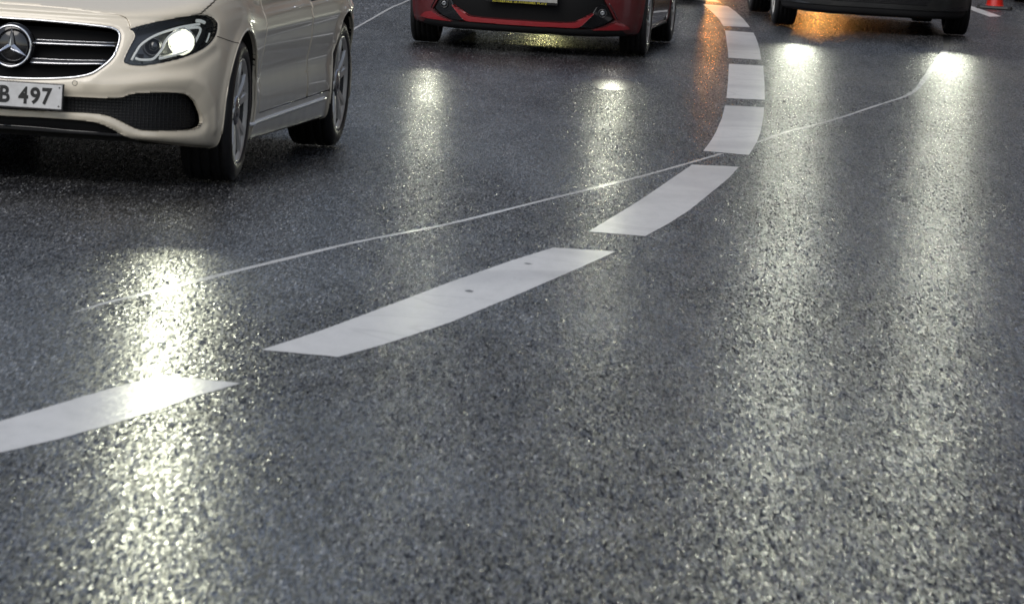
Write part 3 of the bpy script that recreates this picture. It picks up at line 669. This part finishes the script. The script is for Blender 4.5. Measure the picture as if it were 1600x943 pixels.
    for k in range(3):
        tip = 2 + 2 * k; n1 = 3 + 2 * k; n0 = 3 + 2 * ((k - 1) % 3)
        F += [(0, n0, tip), (0, tip, n1), (1, tip, n0), (1, n1, tip)]
    st.add(V, F).build('badge_star', MAT['chrome'], bd)
    # intake & slot
    ik = patch(s, -di, 'lower_intake', MAT['honey'], root, off=-.045)
    patch(s, di, 'intake_wall', MAT['plastic'], ik, off=-.004, rim=.05, inward=(0, 1, 0), rimonly=True)
    patch(s, -dlp - .0005, 'bumper_underlip', MAT['plastic'], root, off=-.004, rim=.01)
    sl = patch(s, -ds, 'lower_slot', MAT['void'], root, off=-.03)
    strip(s, [(0, .127), (.15, .126), (.30, .120), (.44, .117)], 'slot_lip', MAT['gloss'], root, .006, -.012, parent=sl)
    # number plate
    pz, py = .392, -.905
    ph = MB().box((0, py + .012, pz), (.532, .016, .124)).build('number_plate_holder', MAT['gloss'], root, bevel=.004)
    pl = MB().box((0, py + .003, pz + .001), (.518, .006, .108)).build('number_plate', MAT['plate'], ph, bevel=.002)
    MB().box((-.238, py - .0008, pz + .001), (.040, .002, .104)).build('country_band', MAT['eu'], ph)
    z0 = pz - .037; yy = py - .0012
    glyphs('plate_lettering', '497', MAT['ink'], ph, .060, z0, yy, .077, cw=.0455, gap=.19, bold=.032)
    glyphs('plate_lettering', 'VB', MAT['ink'], ph, -.083, z0, yy, .077, cw=.0475, gap=.19, bold=.032)
    glyphs('plate_lettering', 'B', MAT['ink'], ph, -.205, z0, yy, .077, cw=.0475, gap=.2, bold=.032)
    for zz in (-.040, .044):
        for xx in (.246, -.246): MB().lathe([(py - .002, 0), (py - .002, .0035), (py + .002, .0035)], 12, (xx, 0, pz + zz), 'y').build('screw', MAT['ink'], ph)
    # parking sensors
    for sg in (1, -1):
        p, n = s.at(.3035, .3587)
        mb = MB().lathe([(-.0015, 0), (-.0015, .0095), (.003, .0105)], 24, (sg * p[0], p[1], p[2]), 'y'); mb.build('parking_sensor', MAT['taxi'], root)
        MB().lathe([(-.0012, .0105), (-.0012, .0125)], 24, (sg * p[0], p[1], p[2]), 'y').build('sensor_ring', MAT['plastic'], root)
    # headlights
    for sg in (1, -1):
        V, Fc = s.clip(-dl, -.065, 0, False); hs = mesh('headlight', V * [sg, 1, 1], Fc, MAT['lampbox'], root)
        V, Fc = s.clip(dl, .0, .07, False, None, True); mesh('lamp_wall', V * [sg, 1, 1], Fc, MAT['lampbox'], hs)
        V, Fc = s.clip(np.minimum(-dl, dl + .0085), .0025, 0, False); mesh('lamp_gasket', V * [sg, 1, 1], Fc, MAT['gloss'], hs)
        V, Fc = s.clip(-dl - .001, .001, 0, False); mesh('lamp_lens', V * [sg, 1, 1], Fc, MAT['lens'], hs)
        def tube(pts, r, off, flat, nm, mt):
            L = s.line(pts, off, 6); L = [(sg * p[0], p[1], p[2]) for p in L]; MB().tube(L, r, 8, flat=flat).build(nm, mt, hs, smooth=True)
        tube([(.5584, .478), (.5759, .5169), (.6061, .5726), (.6591, .6195), (.7289, .6568), (.8255, .6885), (.9194, .7026), (.965, .7043)], .0055, -.016, 1, 'light_guide', MAT['drl'])
        tube([(.577, .4891), (.604, .4821), (.6594, .4862), (.6856, .5077), (.7133, .5457), (.7371, .5977), (.7764, .6425), (.832, .6711), (.9103, .6834), (.9577, .6822), (.9656, .6632), (.9422, .6252), (.9065, .5796), (.8544, .541), (.7937, .5179), (.7312, .4988), (.6981, .4909)], .0058, -.02, 1, 'light_guide', MAT['drl'])
        tube([(.70, .500), (.735, .503), (.775, .512), (.80, .522)], .011, -.03, 1, 'light_guide', MAT['reflector'])
        tube([(.955, .727), (.985, .724), (1.01, .712)], .008, -.02, 1, 'light_guide', MAT['drl'])
        tube([(1.00, .59), (1.02, .615), (1.035, .64)], .004, -.02, 1, 'light_guide', MAT['drl'])
        p, n = s.at(.837, .597); p = np.array(p) - n * .028; p = (sg * p[0], p[1], p[2])
        aim = Matrix.Rotation(sg * .10, 3, 'Z')
        def lath(prof, nm, mt, c=p, sm=True, sx=1.0):
            mb = MB().lathe(prof, 40, (0, 0, 0), 'y'); mb.V = [tuple(aim @ Vector((v[0] * sx, v[1], v[2])) + Vector(c)) for v in mb.V]; return mb.build(nm, mt, hs, smooth=sm)
        lath([(.03, .0), (.028, .022), (.018, .044), (-.004, .058), (-.008, .060), (-.004, .063), (.03, .064)], 'reflector_bowl', MAT['reflector'])
        lit = sg > 0
        lath([(-.006, 0), (-.005, .036), (-.003, .043)], 'projector', MAT['lampglow'])
        lath([(-.003, .043), (.001, .051), (.008, .057)], 'projector_rim', MAT['lampglow2'])
        lath([(-.012, 0), (-.011, .014), (-.006, .022)], 'bulb_lens', MAT['lamp'])
        if lit: lamp_light(hs, (p[0], p[1] - .042, p[2]), .030, 118, (.98, 1, .74), R(12))
        p2, n2 = s.at(.672, .568); p2 = np.array(p2) - n2 * .035; p2 = (sg * p2[0], p2[1], p2[2])
        lath([(-.006, 0), (-.003, .018), (.006, .030), (.02, .034)], 'side_projector', MAT['glass'], p2)
        lath([(.0, .036), (-.004, .038), (.0, .041), (.02, .042)], 'projector_ring', MAT['satin_dark'], p2)
    # gaps, sills
    for q in (1, -1):
        L = s.line([(1.059, .6179), (1.1742, .5913), (1.3292, .5622)], .0004); MB().tube([(a[0] * q, a[1], a[2]) for a in L], .0016, 8).build('panel_gap', MAT['under'], root, smooth=True)
    band = np.minimum.reduce([(s.V - (.180 + .012 * (s.U - 1.92))), (.2068 + .012 * (s.U - 1.92)) - s.V, s.U - 1.60, 4.3 - s.U, arches])
    for q in (1, -1):
        L = s.line([(1.80, .197), (2.4, .203), (3.2, .211), (3.93, .221)], .004, 10)
        MB().tube([(a[0] * q, a[1], a[2]) for a in L], .0115, 12, flat=.8).build('sill_trim', MAT['silver'], root, smooth=True)
    # underbody
    m = MB().box((0, 1.55, .40), (1.16, 4.5, .40)).box((0, 1.45, .23), (1.66, 2.1, .10)).box((0, -.38, .32), (1.1, .6, .22)).box((0, 3.65, .27), (1.5, .5, .12)); m.build('underbody', MAT['under'], root)
    cabin(root, .45, 3.45, .79, .93, 1.46, 1.25, 3.0, .60, MAT['taxi'])
    for sg in (1, -1):
        mb = MB().lathe([(-.09, .0), (-.085, .05), (-.03, .08), (.05, .085), (.06, .07), (.06, 0)], 24, (sg * 1.0, .72, 1.03), 'y'); mb.V = [(x * 1.0, y_, 1.03 + (z - 1.03) * .75) for x, y_, z in mb.V]
        mb.build('door_mirror', MAT['taxi'], root, smooth=True)
        MB().box((sg * .89, .74, 1.0), (.14, .05, .03)).build('mirror_arm', MAT['plastic'], root)
        for yy in (1.75, 2.65): MB().tube([(sg * .925, yy, .80), (sg * .945, yy + .03, .805), (sg * .945, yy + .19, .805), (sg * .925, yy + .22, .80)], .012, 8).build('door_handle', MAT['chrome'], root, smooth=True)
    for y0 in (0, 2.939):
        st_ = R(1.5) if y0 == 0 else 0
        wheel(root, (.797, y0, .333), 1, .333, .237, .245, st_); wheel(root, (-.797, y0, .333), -1, .333, .237, .245, st_)
    return root
def interp_x(s, y, z):
    d = np.hypot(s.P[..., 1] - y, s.P[..., 2] - z) + (s.P[..., 0] < .5) * 9
    i, j = np.unravel_index(d.argmin(), d.shape); return float(s.P[i, j, 0])

def build_hatch(kind, label, loc, rz, wd, wb, lit):
    s = hatch_surface(wd, 4, wb)
    root = thing('red_car' if kind == 'red' else 'dark_car', label, 'car', loc, rz)
    paint = MAT['red'] if kind == 'red' else MAT['dark']
    for y0 in (0, wb):
        a = np.hypot(s.P[..., 1] - y0, s.P[..., 2] - .315) - .35
        s.displace(.010 * np.exp(-(a / .03) ** 2) * (s.P[..., 0] > .6))
    arches = np.minimum(arch_field(s, 0, .35, .315), arch_field(s, wb, .35, .315))
    head = smooth_poly([(.52, .56), (.60, .52), (.80, .53), (1.0, .58), (1.12, .66), (1.05, .70), (.85, .67), (.65, .62)], 4); dh = s.dist(head)
    up = smooth_poly([(.0, .52), (.3, .53), (.48, .56), (.46, .50), (.3, .48), (.0, .47)], 3); du = s.dist([(-.3, .53), (.3, .53), (.48, .56), (.46, .50), (.3, .48), (-.3, .47)])
    body = np.minimum.reduce([arches, dh, du])
    patch(s, -du, 'upper_grille', MAT['honey'], root, off=-.02)
    if kind == 'red':
        fas = [(-.4, .1475), (.1221, .1475), (.3919, .1550), (.5261, .1510), (.6297, .182), (.7188, .2240), (.6391, .3187), (.573, .4107), (.50, .45), (-.4, .45)]
        df = s.dist(fas)
        fog = (.600, .270)
        val_ = s.V - (np.interp(s.U1, [0, .39, .53, .58, .80, .9, .95, 9], [.146, .153, .149, .152, .150, .08, -.5, -.5])[:, None])
        body = np.minimum.reduce([body, df, val_])
        patch(s, body, 'body', paint, root, rim=.02)
        fa_ = patch(s, -df, 'lower_grille', MAT['void'], root, off=-.03)
        patch(s, df, 'grille_wall', MAT['plastic'], fa_, off=-.002, rim=.03, rimonly=True)
        patch(s, np.minimum(-val_, arches), 'front_valance', MAT['plastic'], root, off=.001, rim=.02)
        # fog lamp pocket panel
        pk = [(.555, .305), (.600, .33), (.63, .325), (.700, .232), (.625, .188), (.530, .158), (.43, .162), (.46, .19), (.50, .225)]
        pp = patch(s, -s.dist(pk), 'fog_lamp_panel', MAT['gloss'], root, off=-.012, rim=.02, split=True)
        for sg in (1, -1):
            p, n = s.at(*fog); p = (sg * p[0], p[1] - .004, p[2])
            fl = MB().lathe([(.0, 0), (-.004, .012), (.0, .022), (.012, .025)], 24, p, 'y').build('fog_lamp', MAT['satin_dark'], root, smooth=True)
            MB().lathe([(-.004, .025), (-.008, .029), (-.002, .033), (.02, .034)], 24, p, 'y').build('fog_lamp_ring', MAT['gloss'], fl, smooth=True)
        strip(s, [(.646, .335), (.69, .285), (.731, .232)], 'chrome_edge', MAT['satin_dark'], root, .003, .004)
        # bright lip
        lip = [(-.4, .1575), (.122, .1560), (.3916, .1600), (.425, .167), (.4505, .184), (.555, .290), (.545, .2761), (.4273, .2153), (.395, .2), (.3318, .1942), (.1201, .1910), (-.4, .1920)]
        patch(s, -s.dist(lip), 'bumper_lip', MAT['redlip'], root, off=.010, rim=.045)
        wing = [(.5315, .1474), (.6318, .1732), (.7271, .211), (.80, .200), (.8548, .1782), (.8854, .1538)]
        patch(s, -s.dist(wing), 'bumper_wing', MAT['redlip'], root, off=.008, rim=.02, split=True)
        ph = MB().box((0, -.832, .424), (.53, .016, .125)).build('number_plate_holder', MAT['gloss'], root, bevel=.003)
        MB().box((0, -.842, .433), (.518, .006, .104)).build('number_plate', MAT['plate2'], ph)
        glyphs('plate_lettering', 'B NY 71', MAT['ink'], ph, -.18, .397, -.8465, .072, cw=.046, gap=.2, bold=.02)
        glyphs('dealer_lettering', 'AUTOSERVICE AM POTSDAMER PLATZ', MAT['yellow'], ph, -.215, .3645, -.8415, .0135, cw=.0116, gap=.22, bold=.02)
        band = np.minimum.reduce([(s.V - .02), .115 - s.V, s.U - 1.55, wb + .95 - s.U, arches])
        patch(s, band, 'side_skirt', MAT['skirt'], root, off=.018, rim=.03, split=True)
    else:
        val_ = s.V - .176
        body = np.minimum(body, np.where(s.U < 1.3, val_, 1))
        patch(s, body, 'body', paint, root, rim=.02)
        patch(s, np.minimum(np.where(s.U < 1.3, -val_ - .002, -1), arches), 'front_valance', MAT['plastic'], root, off=-.006, rim=.03)
        tri = [(.5878, .1800), (.8194, .2160), (1.04, .1800), (.9, .176)]
        patch(s, -s.dist(tri), 'skid_trim', MAT['satin_dark'], root, off=.006, rim=.02, split=True)
        # low intake & tow-eye cover
        lo = [(-.4, .22), (.42, .22), (.50, .34), (.40, .38), (-.4, .38)]
        patch(s, -s.dist(lo), 'lower_grille', MAT['honey'], root, off=.004, rim=.02)
        MB().box((0, -.852, .46), (.53, .016, .12)).build('number_plate_holder', MAT['gloss'], root)
    V, Fc = s.clip(arches, -.004, .30, True, (-1, 0, 0), True); mesh('wheel_arch_liner', V, Fc, MAT['under'], root)
    for sg in (1, -1):
        V, Fc = s.clip(-dh, -.03, 0, False); hs = mesh('headlight', V * [sg, 1, 1], Fc, MAT['lampbox'], root)
        V, Fc = s.clip(-dh, .001, 0, False); mesh('lamp_lens', V * [sg, 1, 1], Fc, MAT['lens'], hs)
        p, n = s.at(.74, .585); p = np.array(p); c = (sg * p[0], p[1] + .012, p[2])
        MB().lathe([(-.010, 0), (-.008, .02), (.0, .042), (.01, .052)], 32, c, 'y').build('bulb_lens', MAT['lamp' if lit else 'glass'], hs, smooth=True)
        if lit: lamp_light(hs, (c[0], c[1] - .03, c[2]), .05, lit, (.98, 1, .76) if kind == 'red' else (.97, 1, .80), R(5.4) if kind == 'red' else R(-5.8))
    MB().box((0, wb / 2 + .03, .36), (1.0, wb + 1.0, .32)).box((0, wb / 2 + .1, .24), (1.5, wb - .9, .10)).box((0, -.3, .34), (1.0, .5, .24)).build('underbody', MAT['under'], root)
    cabin(root, .35, wb + .5, .75, .98, 1.50, 1.1, wb + .3, .58, paint)
    tw = .205
    for y0 in (0, wb):
        for sg in (1, -1):
            wheel(root, (sg * (wd - tw / 2 - .006), y0, .315), sg, .315, .215, tw, 0, 'thin')
    return root
def copy_tree(o, parent=None):
    c = o.copy(); COL.objects.link(c)
    if parent is not None: c.parent = parent
    for ch in o.children: copy_tree(ch, c)
    return c

MAT['void'] = simple('black_opening', (.004, .004, .0045), .7, spec=.2)
MAT['slat'] = simple('dark_slat', (.06, .062, .068), .35, metal=.6)
MAT['silver'] = simple('bright_sill_strip', (.85, .86, .88), .35, coat=.2)
MAT['plate2'] = simple('grey_plate', (.33, .33, .31), .4, noise=.3, nscale=25)  # greyer than the taxi's plate, slightly mottled
MAT['satin_dark'] = simple('dark_satin_trim', (.16, .165, .175), .3, metal=1)
MAT['lampbox'] = simple('lamp_housing', (.065, .07, .072), .25, metal=.4, coat=.3)
MAT['lamp3'] = emis('lit_lamp_pale', (1, .99, .9), 420)
MAT['skirt'] = simple('side_skirt_lit_tone', (.55, .55, .50), .3, coat=1)  # pale colour stands in for bright light reflected along the red car's sill
taxi = build_taxi()
red = build_hatch('red', 'dark red hatchback with a bright red bumper lip, between the taxi and the dashed line', (.01984, 40.778, 0), -.09415, .8866, 2.569, 15)
dark = build_hatch('dark', 'black hatchback right of the curved dashed line, its lower bumper just inside the frame', (2.9959, 48.307, 0), .03921, .8676, 2.687, 98)
c = copy_tree(dark); c.location = (6.02, 58.75, 0); c.rotation_euler = (0, 0, 0); c['label'] = 'dark car behind the traffic cone, only one tyre reaching into the corner'
def strip_lights(o):
    for ch in list(o.children_recursive):
        if ch.type == 'LIGHT': bpy.data.objects.remove(ch)
strip_lights(c)
c = copy_tree(dark); c.location = (.86, 53.5, 0); c.rotation_euler = (0, 0, -.03); c['label'] = 'invented black hatchback out of view behind the red one, added for reflections'  # added unseen car; its lamp tints the wet road under the red one
for ch in c.children_recursive:
    if ch.type == 'LIGHT' and ch.location.x > 0: bpy.data.objects.remove(ch); break
for ch in c.children_recursive:
    if ch.type == 'LIGHT': ch.data = ch.data.copy(); ch.data.color = (1, .95, .42); ch.data.energy *= .35
v = copy_tree(dark); v.location = (2.62, 62.8, 0); v.rotation_euler = (0, 0, .03); v['label'] = 'invented black hatchback out of view, added to carry the amber lamps for reflections'  # added unseen car that holds the amber lamps mirrored in the road
strip_lights(v)
for sg, zz in ((1, .46), (-1, .46)):
    hl = MB().lathe([(-.012, 0), (-.008, .035), (.0, .055), (.02, .06)], 24, (sg * .60, -.74, zz), 'y').build('hazard_lamp', MAT['amber'], v, smooth=True)
    lamp_light(hl, (sg * .60, -.775, zz), .08, 40 if sg > 0 else 9, (1, .42, .10), R(-4), R(6), R(10.5))
# ------------------------------------------------------------------ cone
def build_cone():
    root = thing('traffic_cone', 'red traffic cone on a black rubber base at the upper right', 'traffic cone', (4.735, 55.9, 0), R(-8))
    b = MB(); V = []; 
    for z, h in ((.0, .172), (.012, .175), (.030, .170), (.034, .150)):
        for k in range(8):
            a = R(22.5 + 45 * k); c_ = .03
            px = math.copysign(h - (c_ if k in (1, 2, 5, 6) else 0), math.cos(a)); py = math.copysign(h - (c_ if k in (0, 3, 4, 7) else 0), math.sin(a)); V.append((px, py, z))
    F = [tuple(range(8))[::-1], tuple(24 + k for k in range(8))]
    for q in range(3): F += [(q * 8 + k, q * 8 + (k + 1) % 8, (q + 1) * 8 + (k + 1) % 8, (q + 1) * 8 + k) for k in range(8)]
    b.add(V, F)
    for sx in (-1, 1):
        for sy in (-1, 1): b.box((sx * .155, sy * .155, .022), (.03, .03, .035))
    b.build('base', MAT['conebase'], root)
    h = .5; r0, r1 = .090, .022
    rad = lambda t: r0 + (r1 - r0) * t
    MB().lathe([(.030, .098), (.036, .096), (.042, rad(0)), (h * .42, rad(.42)), (h * .42, rad(.42) - .004), (h * .68, rad(.68) - .004), (h * .68, rad(.68)), (h, r1), (h + .005, r1 - .004), (h + .005, .012)], 48, (0, 0, 0), 'z').build('cone_body', MAT['cone'], root, smooth=False)
    for t0, t1 in ((.425, .675),): MB().lathe([(h * t0, rad(t0) + .0005), (h * t1, rad(t1) + .0005)], 48, (0, 0, 0), 'z').build('reflective_band', MAT['white'], root, smooth=True)
build_cone()
